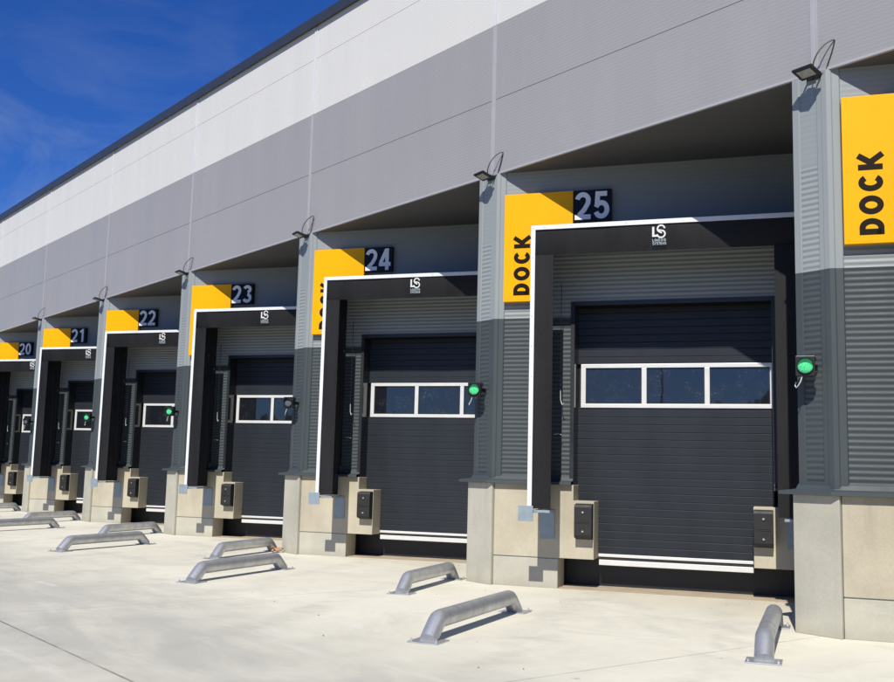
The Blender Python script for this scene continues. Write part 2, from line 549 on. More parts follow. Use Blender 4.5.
# grit on the slab
gr = MB()
for i in range(80):
    n = random.randint(-2, 1)
    if random.random() < .5:
        x_, y_ = fr(random.uniform(-.2, 5), random.uniform(-.9, .0) ** 1, n)
    else:
        x_, y_ = random.uniform(-8, 9), random.uniform(-6, -.2)
    r = random.choice((.005, .006, .008, .009, .013))
    q = [Vector((random.uniform(-1, 1), random.uniform(-1, 1), 0)).normalized() * r for _ in range(5)]
    q = sorted(q, key=lambda w: math.atan2(w.y, w.x))
    base = [(x_ + w.x * 1.4, y_ + w.y, .0005) for w in q]
    gr.add(base + [(x_, y_, r * .9)], [(k, (k + 1) % 5, 5) for k in range(5)])
o = gr.build('grit', 'grit'); o['kind'] = 'stuff'; o['label'] = 'loose dark grit scattered on the pale concrete yard'; o['category'] = 'grit'

# ------------------------------------------------------------------ the warehouse
bld = thing('warehouse', 'long grey and white warehouse with a saw-tooth row of loading docks', 'warehouse', (0, 0, 0))
XL, XR = -7 * BAY + PIER0, 2 * BAY + PIER0


def micro(z0, z1, per, amp, step=6):
    n = int((z1 - z0) / per * step)
    return [(z0 + (z1 - z0) * i / n, amp * math.sin(2 * PI * i / step)) for i in range(n + 1)]


SEAM_G, SEAM_W = 7.74, 10.24
mb = MB()
mb.sheet(micro(BAND_Z, SEAM_W - .003, .05, .0005), (XL, 0), (XR, 0), (0, -1))
mb.sheet(micro(SEAM_W + .003, TOP_Z, .05, .0005), (XL, 0), (XR, 0), (0, -1))
mb.add([(XL, .012, SEAM_W - .02), (XR, .012, SEAM_W - .02), (XR, .012, SEAM_W + .02), (XL, .012, SEAM_W + .02)], [(0, 1, 2, 3)])
mb.build('white_wall_panels', 'white_panel', bld)
mb = MB()
mb.sheet(micro(WALL_Z, SEAM_G - .004, .05, .0005), (XL, 0), (XR, 0), (0, -1))
mb.sheet(micro(SEAM_G + .004, BAND_Z, .05, .0005), (XL, 0), (XR, 0), (0, -1))
mb.add([(XL, .014, SEAM_G - .02), (XR, .014, SEAM_G - .02), (XR, .014, SEAM_G + .02), (XL, .014, SEAM_G + .02)], [(0, 1, 2, 3)], 1)
mb.build('grey_wall_panels', ['grey_panel', 'seam'], bld)
MB().box(XL, XR, -.012, .03, WALL_Z - .035, WALL_Z - .001).build('eave_trim', 'grey_joint', bld)
mb = MB()
mb.box(XL - .1, XR + .1, -.07, .30, TOP_Z + .002, TOP_Z + .21)
mb.box(XL - .1, XR + .1, -.085, -.0705, TOP_Z - .02, TOP_Z + .20)
mb.build('roof_edge', 'cap', bld, bevel=.006)
MB().box(XL, XR, .31, 26, TOP_Z - .1, TOP_Z + .05).build('roof', 'cap', bld)
# soffit over the saw teeth
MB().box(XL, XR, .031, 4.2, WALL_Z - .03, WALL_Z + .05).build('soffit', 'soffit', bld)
# end walls
MB().box(XL - .05, XL - .002, .02, 26, 0, TOP_Z - .11).build('end_wall', 'grey_panel', bld)
MB().box(XR + .002, XR + .05, .02, 26, 0, TOP_Z - .11).build('end_wall', 'grey_panel', bld)
MB().box(XL, XR, 25.9, 26, 0, TOP_Z - .11).build('back_wall', 'grey_panel', bld)

# vertical joint strips of the upper wall
mb = MB()
for dx in (-.045, .030):
    mb.box(dx, dx + .018, -.016, -.003, WALL_Z, BAND_Z - .001, 0)
    mb.box(dx, dx + .018, -.016, -.003, BAND_Z + .001, TOP_Z - .025, 1)
mb.box(-.026, .029, -.007, -.002, WALL_Z, BAND_Z - .001, 0)
mb.box(-.026, .029, -.007, -.002, BAND_Z + .001, TOP_Z - .025, 1)
js = mb.build('joint_strip', ['grey_joint', 'joint'], bld, loc=(.445, 0, 0))
for n in list(BAYS) + [2]:
    if n:
        c = dup(js, bld); c.location = (n * BAY + .445, 0, 0)


def corr(z0, z1, fine_from=5.35):
    """horizontal corrugation: deep below, only a faint rib higher up"""
    prof = []; per = .068; step = 8
    n = int((z1 - z0) / per * step)
    for i in range(n + 1):
        z = z0 + (z1 - z0) * i / n
        s_ = math.sin(2 * PI * (z / per))
        prof.append((z, (.0042 if z < fine_from else .0006) * s_))
    # exact row at the colour split
    if z0 < SPLIT_Z < z1:
        prof.append((SPLIT_Z, 0)); prof.sort()
    return prof


two = lambda z: 0 if z > SPLIT_Z else 1
OP0, OP1, OPZ = 1.217, 4.215, 4.287      # door opening in the cladding
B0 = dock_at(0, 0, 0)


def bay_part(mb, name, mats, **k):
    return mb.build(name, mats, bld, loc=B0, rotz=ANG, **k)


bay = []
# corrugated dock front (own frame: x along the front, -y outwards)
mb = MB()
zb = BASE_Z + .06
mb.sheet(corr(zb, WALL_Z - .03), (.13, 0), (OP0 - .004, 0), (0, -1), two)
mb.sheet(corr(zb, WALL_Z - .03), (OP1 + .004, 0), (U_END, 0), (0, -1), two)
mb.sheet(corr(OPZ + .004, WALL_Z - .03), (OP0 - .004, 0), (OP1 + .004, 0), (0, -1), two)
bay.append(bay_part(mb, 'dock_front_cladding', ['light_clad', 'dark_clad'], smooth=True))

# frame of the door opening: dark flashings, reveals
mb = MB()
mb.box(OP0 - .004, OP0 + .055, -.022, .0, BASE_Z + .05, OPZ + .05)
mb.box(OP1 - .055, OP1 + .004, -.022, .0, BASE_Z + .05, OPZ + .05)
mb.box(OP0 + .0551, OP1 - .0551, -.022, .0, OPZ - .01, OPZ + .05)
bay.append(bay_part(mb, 'opening_frame', 'anthracite', bevel=.003))
mb = MB()
mb.box(OP0 + .03, OP0 + .057, .001, .40, BASE_Z + .0, OPZ - .012)
mb.box(OP1 - .057, OP1 - .03, .001, .40, BASE_Z + .0, OPZ - .012)
mb.box(OP0 + .03, OP1 - .03, .001, .40, OPZ - .011, OPZ + .04, 1)
bay.append(bay_part(mb, 'opening_reveal', ['gloss_dark', 'matte_black']))

# concrete below the cladding
mb = MB()
YF = -.08
mb.box(.06, 1.06, YF, .40, 0, .432, 0)
mb.box(.065, 1.055, YF + .014, .40, .432, .446, 0)


def elev(mb, poly, y0, y1, mi):
    n = len(poly)
    vs = [(x, y0, z) for x, z in poly] + [(x, y1, z) for x, z in poly]
    mb.add(vs, [tuple(range(n)), tuple(range(n, 2 * n))[::-1]] + [(i, (i + 1) % n, n + (i + 1) % n, n + i) for i in range(n)], mi)


elev(mb, [(.06, .446), (1.60, .446), (1.60, 1.30), (1.29, 1.30), (1.29, BASE_Z), (.06, BASE_Z)], YF, .335, 1)
p1 = bay_part(mb, 'concrete_plinth', ['concrete_grey', 'concrete_tan'], bevel=.008)
bay.append(p1)
mb = MB()
mb.box(4.42, U_END, YF, .40, 0, .446, 0)
elev(mb, [(3.88, .4465), (U_END, .4465), (U_END, BASE_Z), (4.22, BASE_Z), (4.22, 1.30), (3.88, 1.30)], YF, .335, 1)
bay.append(bay_part(mb, 'concrete_plinth', ['concrete_grey', 'concrete_tan'], bevel=.008))
# pit under the leveller
mb = MB()
mb.box(1.06, 4.42, .60, .64, 0, .45)
mb.box(1.06, 4.42, .36, .64, .4505, .52)
mb.box(1.02, 1.0595, .401, .64, 0, .45)
mb.box(4.4205, 4.46, .401, .64, 0, .45)
bay.append(bay_part(mb, 'leveller_pit', 'black_steel'))
mb = MB()
mb.box(1.06, 4.42, YF - .01, .60, -.02, .005)
bay.append(bay_part(mb, 'pit_floor', 'pit_floor'))
# leveller lip
mb = MB()
mb.box(1.615, 3.868, .300, .60, .345, .425)
bay.append(bay_part(mb, 'dock_leveller', 'alu', bevel=.006))

# sectional door
def leaf(z0, z1):
    prof = []; z = z0; d = .115
    while z < z1 - .01:
        e = min(z + d, z1)
        prof += [(z, -.0), (z + .004, .007), (e - .013, .007), (e - .004, .0)]
        z = e
    prof.append((z1, 0))
    return prof


DY = .32
mb = MB()
mb.sheet(leaf(.515, 2.73), (OP0 + .05, DY), (OP1 - .05, DY), (0, -1))
mb.sheet(leaf(3.40, 4.30), (OP0 + .05, DY), (OP1 - .05, DY), (0, -1))
mb.box(OP0 + .05, OP1 - .05, DY + .05, DY + .07, .5, 4.3)
door = bay_part(mb, 'dock_door', 'door')
bay.append(door)
WX0, WX1, WZ0, WZ1 = 1.316, 4.20, 2.725, 3.402
mb = MB(); yf0, yf1 = DY - .022, DY + .03
fw = .062
mb.box(WX0, WX1, yf0, yf1, WZ0, WZ0 + fw)
mb.box(WX0, WX1, yf0, yf1, WZ1 - fw, WZ1)
xs = [WX0, WX0 + (WX1 - WX0 - .075) / 3, WX0 + 2 * (WX1 - WX0 - .075) / 3, WX1 - .075]
for x_ in xs:
    mb.box(x_, x_ + .075, yf0 + .002, yf1, WZ0 + fw + .0005, WZ1 - fw - .0005)
mb.build('window_frame', 'alu', door, bevel=.006)
for i in range(3):
    a0, a1 = xs[i] + .075, xs[i + 1]
    MB().box(a0 + .001, a1 - .001, DY + .006, DY + .02, WZ0 + fw + .001, WZ1 - fw - .001).build('pane', 'glass', door)
    gk = MB()
    z0, z1 = WZ0 + fw + .001, WZ1 - fw - .001
    gk.box(a0 + .001, a1 - .001, DY - .004, DY + .006, z0, z0 + .014).box(a0 + .001, a1 - .001, DY - .004, DY + .006, z1 - .014, z1)
    gk.box(a0 + .001, a0 + .013, DY - .004, DY + .006, z0 + .0145, z1 - .0145).box(a1 - .013, a1 - .001, DY - .004, DY + .006, z0 + .0145, z1 - .0145)
    gk.build('glazing_gasket', 'rubber', door)
mb = MB(); mb.box(1.605, 3.876, DY - .014, DY + .03, .468, .513)
mb.build('bottom_rail', 'alu', door, bevel=.005)
MB().box(1.605, 3.876, DY + .0, DY + .03, .43, .467).build('bottom_seal', 'rubber', door)

# ledge flashing over the plinth: one profile swept round the pier
def sweep(path, prof):
    """path: plan points, outward on the right-hand side; prof: (outward offset, z)"""
    P = [Vector(p) for p in path]; nrm = []
    for i in range(len(P)):
        ds = []
        if i > 0: ds.append((P[i] - P[i - 1]).normalized())
        if i < len(P) - 1: ds.append((P[i + 1] - P[i]).normalized())
        ns = [Vector((d.y, -d.x)) for d in ds]
        q = sum(ns, Vector((0, 0))).normalized(); q = q / max(.3, q.dot(ns[0]))
        nrm.append(q)
    vs = []; k = len(prof)
    for i, p in enumerate(P):
        for o_, z in prof:
            w_ = p + nrm[i] * o_; vs.append((w_.x, w_.y, z))
    fs = []
    for i in range(len(P) - 1):
        for j_ in range(k - 1):
            fs.append((i * k + j_, (i + 1) * k + j_, (i + 1) * k + j_ + 1, i * k + j_ + 1))
    return vs, fs


LEDGE = [(.004, BASE_Z + .125), (.014, BASE_Z + .115), (.034, BASE_Z + .062), (.17, BASE_Z + .040), (.172, BASE_Z + .0), (.160, BASE_Z + .0), (.158, BASE_Z + .030), (.0, BASE_Z + .034)]
pA = (PIER0 - .002, .4); pB = (PIER0 - .002, 0); pC = (TOOTH, 0); pD = fr(OP0 + .05, 0)
vs, fs = sweep([pA, pB, pC, pD], LEDGE)
led = MB().add(vs, fs)
pE = fr(OP1 - .05, 0); pF = fr(U_END, 0)
vs, fs = sweep([pE, pF], LEDGE)
led = led.build('ledge_flashing', 'dark_clad', bld)
led2 = MB().add(vs, fs).build('ledge_flashing', 'dark_clad', bld)

# blunt pier face: ribbed infill between folded flashings, on a concrete foot
mb = MB()
mb.sheet(corr(zb, WALL_Z - .03), (PIER0 + .085, .0), (TOOTH - .125, .0), (0, -1), two)
pier = mb.build('pier_cladding', ['light_clad', 'dark_clad'], bld, smooth=True)
fl = MB()
def flash(pts, t=.0):
    for (z0, z1, mi) in ((zb, SPLIT_Z, 1), (SPLIT_Z, WALL_Z - .03, 0)):
        n = len(pts)
        fl.add([(x_, y_, z0) for x_, y_ in pts] + [(x_, y_, z1) for x_, y_ in pts], [(i, i + 1, n + i + 1, n + i) for i in range(n - 1)], mi)
flash([(PIER0, .35), (PIER0, -.018), (PIER0 + .078, -.018), (PIER0 + .090, -.002)])
q1 = fr(.135, -.018); q2 = fr(.148, -.002); q0 = fr(.045, -.030); q00 = fr(.06, -.018)
flash([(TOOTH - .130, -.002), (TOOTH - .118, -.018), (TOOTH - .060, -.018), (TOOTH - .050, -.030), (TOOTH + .012, -.030), q0, q00, q1, q2])
# foot and head strips framing the ribbed infill
fl.box(PIER0 + .079, TOOTH - .119, -.0165, -.002, zb, zb + .09, 1)
flash_o = fl.build('corner_flashing', ['light_clad', 'dark_clad'], bld)
pc = MB()
cx0, cx1 = PIER0 - .035, TOOTH + .13
q = fr(.09, .30)
pc.prism([(cx0, -.095), (cx1 - .03, -.095), fr(.045, -.105), fr(.058, -.06), q, (cx0, .40)], 0, BASE_Z)
pier_c = pc.build('concrete_pier', 'concrete_grey', bld, bevel=.008)
# return wall from the pier back to the end of the previous dock front
rw = MB()
e0 = fr(U_END - .02, .0, -1); d_ = Vector((e0[0] - PIER0, e0[1] - .3)).normalized(); nn = Vector((-d_.y, d_.x)) * .04
rw.prism([(PIER0 + .003, .3), (e0[0], e0[1] + .3), (e0[0] + .3, e0[1] + .3), (PIER0 + .1, .3)], BASE_Z, WALL_Z - .035, 0)
rw.prism([(cx0 + .003, .3), (e0[0], e0[1] + .3), (e0[0] + .3, e0[1] + .3), (cx0 + .1, .3)], 0, BASE_Z - .001, 1)
ret = rw.build('return_wall', ['dark_clad', 'concrete_grey'], bld)

for n in BAYS:
    if n == 0:
        continue
    for o in bay:
        c = dup(o, bld); c.location = (B0[0] + n * BAY, B0[1], 0)
for n in list(BAYS) + [2]:
    if n == 0:
        continue
    for o in (led, led2, pier, flash_o, pier_c, ret):
        if n == 2 and o in (led, led2):
            continue
        c = dup(o, bld); c.location = (n * BAY, 0, 0)

# ------------------------------------------------------------------ dock shelters
SU0, SU1, SY, ST, SB = .80, 4.56, -.96, 5.332, 1.185
SO = (2.68, -.5, 0)


def make_shelter(num):
    l = thing('dock_shelter', f'black dock shelter with white edge trim around the door of dock {num}', 'dock shelter', dock_at(SO[0], SO[1], 0), ANG, 'dock shelters along the wall')
    # head and side curtains in the front plane, slightly slack
    def curtain(x0, x1, z0, z1, nx, nz, amp, lean=0.):
        b_ = MB(); vs = []
        for j_ in range(nz + 1):
            for i in range(nx + 1):
                x_ = x0 + (x1 - x0) * i / nx; z = z0 + (z1 - z0) * j_ / nz
                w_ = amp * (math.sin(x_ * 3.1 + z * 1.7) + .5 * math.sin(x_ * 7.7 - z * 2.3)) + lean * ((z1 - z) / (z1 - z0)) ** 2
                vs.append((x_, SY + w_, z))
        k = (nx + 1) * (nz + 1)
        vs2 = [(x_, y_ + .008, z) for x_, y_, z in vs]
        fs = []
        for j_ in range(nz):
            for i in range(nx):
                a = j_ * (nx + 1) + i
                fs.append((a, a + 1, a + nx + 2, a + nx + 1))
                fs.append(tuple(k + q_ for q_ in (a, a + nx + 1, a + nx + 2, a + 1)))
        for i in range(nx):
            fs.append((i, k + i, k + i + 1, i + 1)); t_ = nz * (nx + 1) + i; fs.append((t_, t_ + 1, k + t_ + 1, k + t_))
        for j_ in range(nz):
            a = j_ * (nx + 1); c_ = a + nx + 1; fs.append((a, c_, k + c_, k + a)); a += nx; c_ += nx; fs.append((a, k + a, k + c_, c_))
        b_.add(vs, [f_ for f_ in fs if max(f_) < k])
        b_.v += vs2; b_.f += [f_ for f_ in fs if max(f_) >= k]; b_.m += [0] * len([f_ for f_ in fs if max(f_) >= k])
        return b_
    curtain(SU0 + .012, SU1 - .012, 4.895, ST - .02, 24, 8, .004, .05).build('head_curtain', 'curtain', l, SO, smooth=True)
    for x0, x1 in ((SU0 + .012, 1.135), (4.22, SU1 - .012)):
        curtain(x0, x1, SB + .01, 4.889, 3, 24, .003).build('side_curtain', 'curtain', l, SO, smooth=True)
    # white edge profile: front flange plus a lip turned back
    t_ = MB(); w_ = .062
    t_.box(SU0, SU0 + w_, SY - .022, SY - .006, SB + .02, ST - w_ - .001).box(SU0 - .003, SU0 - .0002, SY - .022, SY + .08, SB + .02, ST)
    t_.box(SU0, SU1, SY - .022, SY - .006, ST - w_, ST).box(SU0, SU1, SY - .022, SY + .08, ST + .0002, ST + .003)
    t_.box(SU1 - w_, SU1, SY - .022, SY - .006, SB + .02, ST - w_ - .001)
    t_.build('edge_trim', 'trim', l, SO, bevel=.002)
    rv = MB()
    for k in range(10):
        z = SB + .15 + k * .44
        rv.cyl((SU0 + .03, SY - .021, z), (0, -1, 0), .007, .004, 8)
    for k in range(9):
        rv.cyl((SU0 + .2 + k * .4, SY - .021, ST - .03), (0, -1, 0), .007, .004, 8)
    rv.build('rivets', 'steel_bolt', l, SO)
    # folded fabric walls and roof
    for x_, sgn in ((SU0 + .02, 1), (SU1 - .02, -1)):
        f_ = MB(); vs = []; nx, nz = 26, 10
        for i in range(nx + 1):
            y_ = SY + .012 + (-.025 - SY - .012) * i / nx
            fold = .028 * math.sin(i * PI * .5) * min(1, i / 3)
            for j_ in range(nz + 1):
                z = SB + (ST - .03 - SB) * j_ / nz
                vs.append((x_ + sgn * (.02 + fold * (1 - .3 * math.sin(z * 1.3 + i))), y_, z))
        fs = [(i * (nz + 1) + j_, (i + 1) * (nz + 1) + j_, (i + 1) * (nz + 1) + j_ + 1, i * (nz + 1) + j_ + 1) for i in range(nx) for j_ in range(nz)]
        f_.add(vs, fs); f_.build('side_wall', 'fabric', l, SO, smooth=True)
    MB().box(SU0 + .001, SU1 - .001, SY + .002, -.012, ST - .025, ST - .001).build('shelter_roof', 'fabric', l, SO)
    # rear frame against the wall, arm and fixing plates
    r_ = MB()
    r_.box(SU0 + .02, SU0 + .07, -.045, -.012, BASE_Z + .2, ST - .03).box(SU1 - .07, SU1 - .02, -.045, -.012, BASE_Z + .2, ST - .03)
    r_.box(SU0 + .071, SU1 - .071, -.045, -.012, ST - .08, ST - .03)
    r_.build('rear_frame', 'black_steel', l, SO)
    for x_ in (.90, 4.40):
        a_ = MB()
        a_.box(x_ - .022, x_ + .022, SY + .02, -.115, 1.135, 1.178)
        a_.box(x_ - .10, x_ + .22 if x_ < 2 else x_ + .05, SY + .012, SY + .05, 1.14, 1.175)
        a_.build('support_arm', 'zinc_plate', l, SO, bevel=.003)
    MB().box(.668, .889, SY - .034, SY - .024, 1.015, 1.234).build('bracket_plate', 'zinc_plate', l, SO, bevel=.003)
    for a0, a1 in ((.79, 1.01), (4.33, 4.54)):
        k = MB().box(a0, a1, -.095, -.083, .722, 1.155)
        for z in (.76, 1.12):
            for x_ in (a0 + .035, a1 - .035):
                k.cyl((x_, -.094, z), (0, -1, 0), .011, .010, 8)
        k.build('bracket_plate', 'zinc_plate', l, SO, bevel=.002)
    # loose bungee ends at the left curtain
    cb = MB()
    cb.tube([(1.10, -.2, 4.6), (1.098, -.2, 3.4), (1.10, -.2, 2.95)], .005, 6, True, 1)
    cb.tube([(1.10, -.2, 2.949), (1.105, -.205, 2.80), (1.13, -.215, 2.735), (1.16, -.22, 2.76)], .005, 6)
    cb.tube([(.98, -.09, 2.29), (1.05, -.11, 2.30), (1.11, -.14, 2.285)], .006, 6)
    cb.build('cord', ['white_cable', 'black_steel'], l, SO, smooth=True)
    # maker's mark
    lx, lz = 2.567, 4.957
    pl = lambda a, c, d: (lx + a, SY - .006 - d, lz + c)
    L_ = MB()
    def stroke(st, t, d):
        vs, fs = ribbon(st, t)
        L_.add([pl(q_.x, q_.y, d) for q_ in vs], fs)
    stroke([(.015, .272), (.015, .14), (.075, .14)], .030, .002)
    cx_, r2 = .125, .053
    stroke(arc(cx_, .240, .050, .050, 5, 235, 16) + [(cx_ + .012, .178)], .022, .0034)
    stroke([(cx_ - .035, .222)] + arc(cx_, .165, .055, .052, 60, -175, 16), .022, .0046)
    L_.build('logo', 'logo_white', l, SO)
    tx = MB()
    write(tx, 'LOADING', .040, .13, .115, lambda a, c, d: (lx + .004 + a, SY - .006 - d, lz + .058 + c), .002)
    write(tx, 'SYSTEMS', .040, .13, .105, lambda a, c, d: (lx + .004 + a, SY - .006 - d, lz + .008 + c), .002)
    tx.build('logo_lettering', 'logo_blue', l, SO)
    return l


sh = make_shelter(25)
for n in range(-5, 2):
    if n:
        c = dup(sh, None, n * BAY)
        c['label'] = f'black dock shelter with white edge trim around the door of dock {25 + n}'

# ------------------------------------------------------------------ dock signs
def make_sign(n):
    num = 25 + n
    X0, X1, X2, Z0, Z1, ZN = .150, 1.247, 1.842, 4.352, 6.077, 5.585
    so = (X0, -.02, Z0)
    s_ = thing('dock_sign', f'yellow DOCK sign with black number board reading {num}', 'sign', dock_at(so[0], so[1], so[2], n), ANG, 'numbered dock signs')
    yb = MB(); elev(yb, [(X0, Z0), (.79, Z0), (.79, 5.345), (X1, 5.345), (X1, Z1), (X0, Z1)], -.115, -.022, 0)
    yb = yb.build('yellow_board', 'yellow', s_, so, bevel=.004)
    sc = MB()
    for x_, z in ((X0 + .05, Z0 + .05), (.72, Z0 + .05), (X0 + .05, 5.2), (X0 + .05, Z1 - .05), (X1 - .05, Z1 - .05), (.72, Z1 - .05), (X1 - .05, 5.42)):
        sc.cyl((x_, -.1145, z), (0, -1, 0), .010, .004, 10)
    sc.build('screws', 'yellow', yb, so)
    t_ = MB()
    # DOCK reads upwards
    write(t_, 'DOCK', .266, .250, .055, lambda a, c, d: (.573 - c * .98, -.115 - d, 4.440 + a), .003, 0, (1.31, 1.62, 1.45, 1.50))
    o = t_.build('lettering', 'letter_black', yb, so)
    nb = MB().box(X1 + .003, X2, -.112, -.022, ZN, Z1 - .002).build('number_board', 'sign_black', s_, so, bevel=.004)
    t_ = MB()
    write(t_, str(num), .425, .178, .10, lambda a, c, d: (X1 + .030 + a * .97, -.112 - d, ZN + .025 + .0 + c * 1.02), .004)
    t_.build('digits', 'digit', nb, so)
    return s_


for n in range(-5, 2):
    make_sign(n)

# ------------------------------------------------------------------ floodlights on the pier heads
def make_flood():
    c0 = Vector((.45, -.215, 6.415))
    l = thing('floodlight', '', 'floodlight', (.40, -.02, 6.33), 0, 'floodlights above the piers')
    org = (.40, -.02, 6.33)
    T = Matrix.Translation(c0) @ Matrix.Rotation(math.radians(-8), 4, 'Z') @ Matrix.Rotation(math.radians(-19), 4, 'X') @ Matrix.Scale(.82, 4)
    h = MB().box(-.165, .165, -.125, .125, -.012, .022)
    for k in range(7):
        h.box(-.12 + k * .037, -.108 + k * .037, -.085, .085, .0225, .052)
    h.box(-.07, .07, .06, .115, .0225, .075)
    h.xf(T).build('housing', 'lamp_black', l, org, bevel=.005)
    MB().box(-.115, .115, -.08, .075, -.0165, -.0125).xf(T).build('lamp_glass', 'lamp_glass', l, org)
    b_ = MB()
    for x_ in (-.085, .085):
        b_.box(.45 + x_ - .006, .45 + x_ + .006, -.15, -.035, 6.40, 6.435)
    b_.box(.45 - .10, .45 + .10, -.034, -.021, 6.385, 6.450)
    b_.build('bracket', 'lamp_black', l, org)
    cb = MB()
    P_ = [(.50, -.16, 6.45), (.515, -.17, 6.53), (.555, -.15, 6.64), (.61, -.10, 6.735), (.67, -.05, 6.79), (.70, -.022, 6.795), (.695, -.018, 6.76), (.665, -.018, 6.66), (.62, -.018, 6.55), (.585, -.022, 6.46), (.54, -.05, 6.42)]
    # smooth the loop
    Q = []
    for i in range(len(P_) - 1):
        p0 = Vector(P_[max(i - 1, 0)]); p1_ = Vector(P_[i]); p2 = Vector(P_[i + 1]); p3 = Vector(P_[min(i + 2, len(P_) - 1)])
        for k in range(4):
            t_ = k / 4
            Q.append(.5 * ((2 * p1_) + (-p0 + p2) * t_ + (2 * p0 - 5 * p1_ + 4 * p2 - p3) * t_ ** 2 + (-p0 + 3 * p1_ - 3 * p2 + p3) * t_ ** 3))
    Q.append(Vector(P_[-1]))
    cb.tube(Q, .0085, 6)
    cb.build('cable', 'cable', l, org, smooth=True)
    return l


fl0 = make_flood()
for n in range(-5, 2):
    c = fl0 if n == 0 else dup(fl0, None, n * BAY)
    c.rotation_euler = (0, 0, math.radians((0, 3, -4, 5, -2, 4, -3)[n % 7]))
    c['label'] = f'black floodlight with looped cable on the pier left of the DOCK {25 + n} sign'

# ------------------------------------------------------------------ signal lights
def make_signal(n, lit):
    num = 25 + n
    c0 = Vector((.385, -.235, 2.975)); org = (.385, -.03, 2.86)
    st = 'glowing green' if lit else 'unlit'
    l = thing('signal_light', f'black signal light with {st} round lens on the pier between docks {num - 1} and {num}', 'signal light', (org[0] + n * BAY, org[1], org[2]), 0, 'signal lights on the piers')
    T = Matrix.Translation(c0) @ Matrix.Rotation(ANG * .95, 4, 'Z')
    h = MB().box(-.105, .105, -.03, .075, -.115, .115)
    h.box(.105, .122, .0, .06, -.105, -.06).box(.105, .122, .0, .06, .06, .105)
    h.box(-.03, .03, .0755, .13, -.03, .03)
    h.xf(T).build('housing', 'lamp_black', l, org, bevel=.008)
    r_ = MB()
    seg = 28
    for i in range(seg):        # open visor round the lens, longer on top
        a0, a1 = 2 * PI * i / seg, 2 * PI * (i + 1) / seg
        vs = []
        for a in (a0, a1):
            dep = .02 + .055 * max(0, math.sin(a))
            for rr in (.086, .092):
                vs += [(rr * math.cos(a), -.0305, rr * math.sin(a)), (rr * math.cos(a), -.0305 - dep, rr * math.sin(a))]
        r_.add(vs, [(0, 1, 5, 4), (2, 6, 7, 3), (1, 3, 7, 5)])
    r_.xf(T).build('visor', 'lamp_black', l, org)
    ln = MB(); vs = [(0, -.058, 0)]; fs = []
    for k, (rr, dd) in enumerate(((.03, .056), (.06, .048), (.083, .031))):
        vs += [(rr * math.cos(2 * PI * i / 24), -dd, rr * math.sin(2 * PI * i / 24)) for i in range(24)]
    fs = [(0, 1 + i, 1 + (i + 1) % 24) for i in range(24)]
    for k in range(2):
        fs += [(1 + k * 24 + i, 25 + k * 24 + i, 25 + k * 24 + (i + 1) % 24, 1 + k * 24 + (i + 1) % 24) for i in range(24)]
    ln.add(vs, fs).xf(T).build('lens', 'green' if lit else 'lens_dead', l, org, smooth=True)
    MB().box(.36, .41, -.14, -.019, 2.945, 3.005).build('mounting_arm', 'lamp_black', l, org)
    cb = MB().tube([(.36, -.26, 2.86), (.345, -.27, 2.80), (.315, -.27, 2.755), (.275, -.25, 2.735), (.25, -.23, 2.755), (.252, -.215, 2.80)], .0065, 8)
    cb.build('cable', 'white_cable', l, org, smooth=True)
    return l


for n, lit in ((1, True), (0, True), (-1, False), (-2, True), (-3, True), (-4, False)):
    make_signal(n, lit)

# ------------------------------------------------------------------ rubber bumpers
def make_bumper(u0, u1):
    org = ((u0 + u1) / 2, YF - .002, .735)
    b_ = thing('dock_bumper', '', 'bumper', dock_at(*org), ANG, 'rubber bumpers on the concrete blocks')
    z0, z1 = .735, 1.265
    body = MB()
    yo = YF - .002
    poly = [(yo, z0), (yo - .15, z0 + .035), (yo - .165, z0 + .07), (yo - .165, z1 - .05), (yo - .15, z1 - .015), (yo - .02, z1), (yo, z1)]
    n = len(poly)
    vs = [(u0, y_, z) for y_, z in poly] + [(u1, y_, z) for y_, z in poly]
    body.add(vs, [tuple(range(n)), tuple(range(n, 2 * n))[::-1]] + [(i, (i + 1) % n, n + (i + 1) % n, n + i) for i in range(n)])
    for k in (0, 1):        # moulded ridges across the face
        body.box(u0 + .035, u1 - .035, yo - .172, yo - .1655, 1.0 - .012 + k * .02 - .01, 1.0 - .004 + k * .02 - .01)
    body.build('rubber_block', 'rubber', b_, org, bevel=.01)
    for z in (.86, 1.14):
        k = MB()
        k.cyl(((u0 + u1) / 2, yo - .1655, z), (0, -1, 0), .028, .003, 16, 0)
        k.cyl(((u0 + u1) / 2, yo - .169, z), (0, -1, 0), .017, .014, 6, 1)
        k.build('bolt', ['rubber', 'steel_bolt'], b_, org)
    return b_


BU = (1.335, 1.595); BV = (3.885, 4.15)
bl = make_bumper(*BU)
for n in range(-5, 1):
    c = bl if n == 0 else dup(bl, None, n * BAY)
    c['label'] = f'black rubber bumper on the left concrete block below the door of dock {25 + n}'
br_ = make_bumper(*BV)
br_['label'] = 'black rubber bumper on the right concrete block below the door of dock 25'

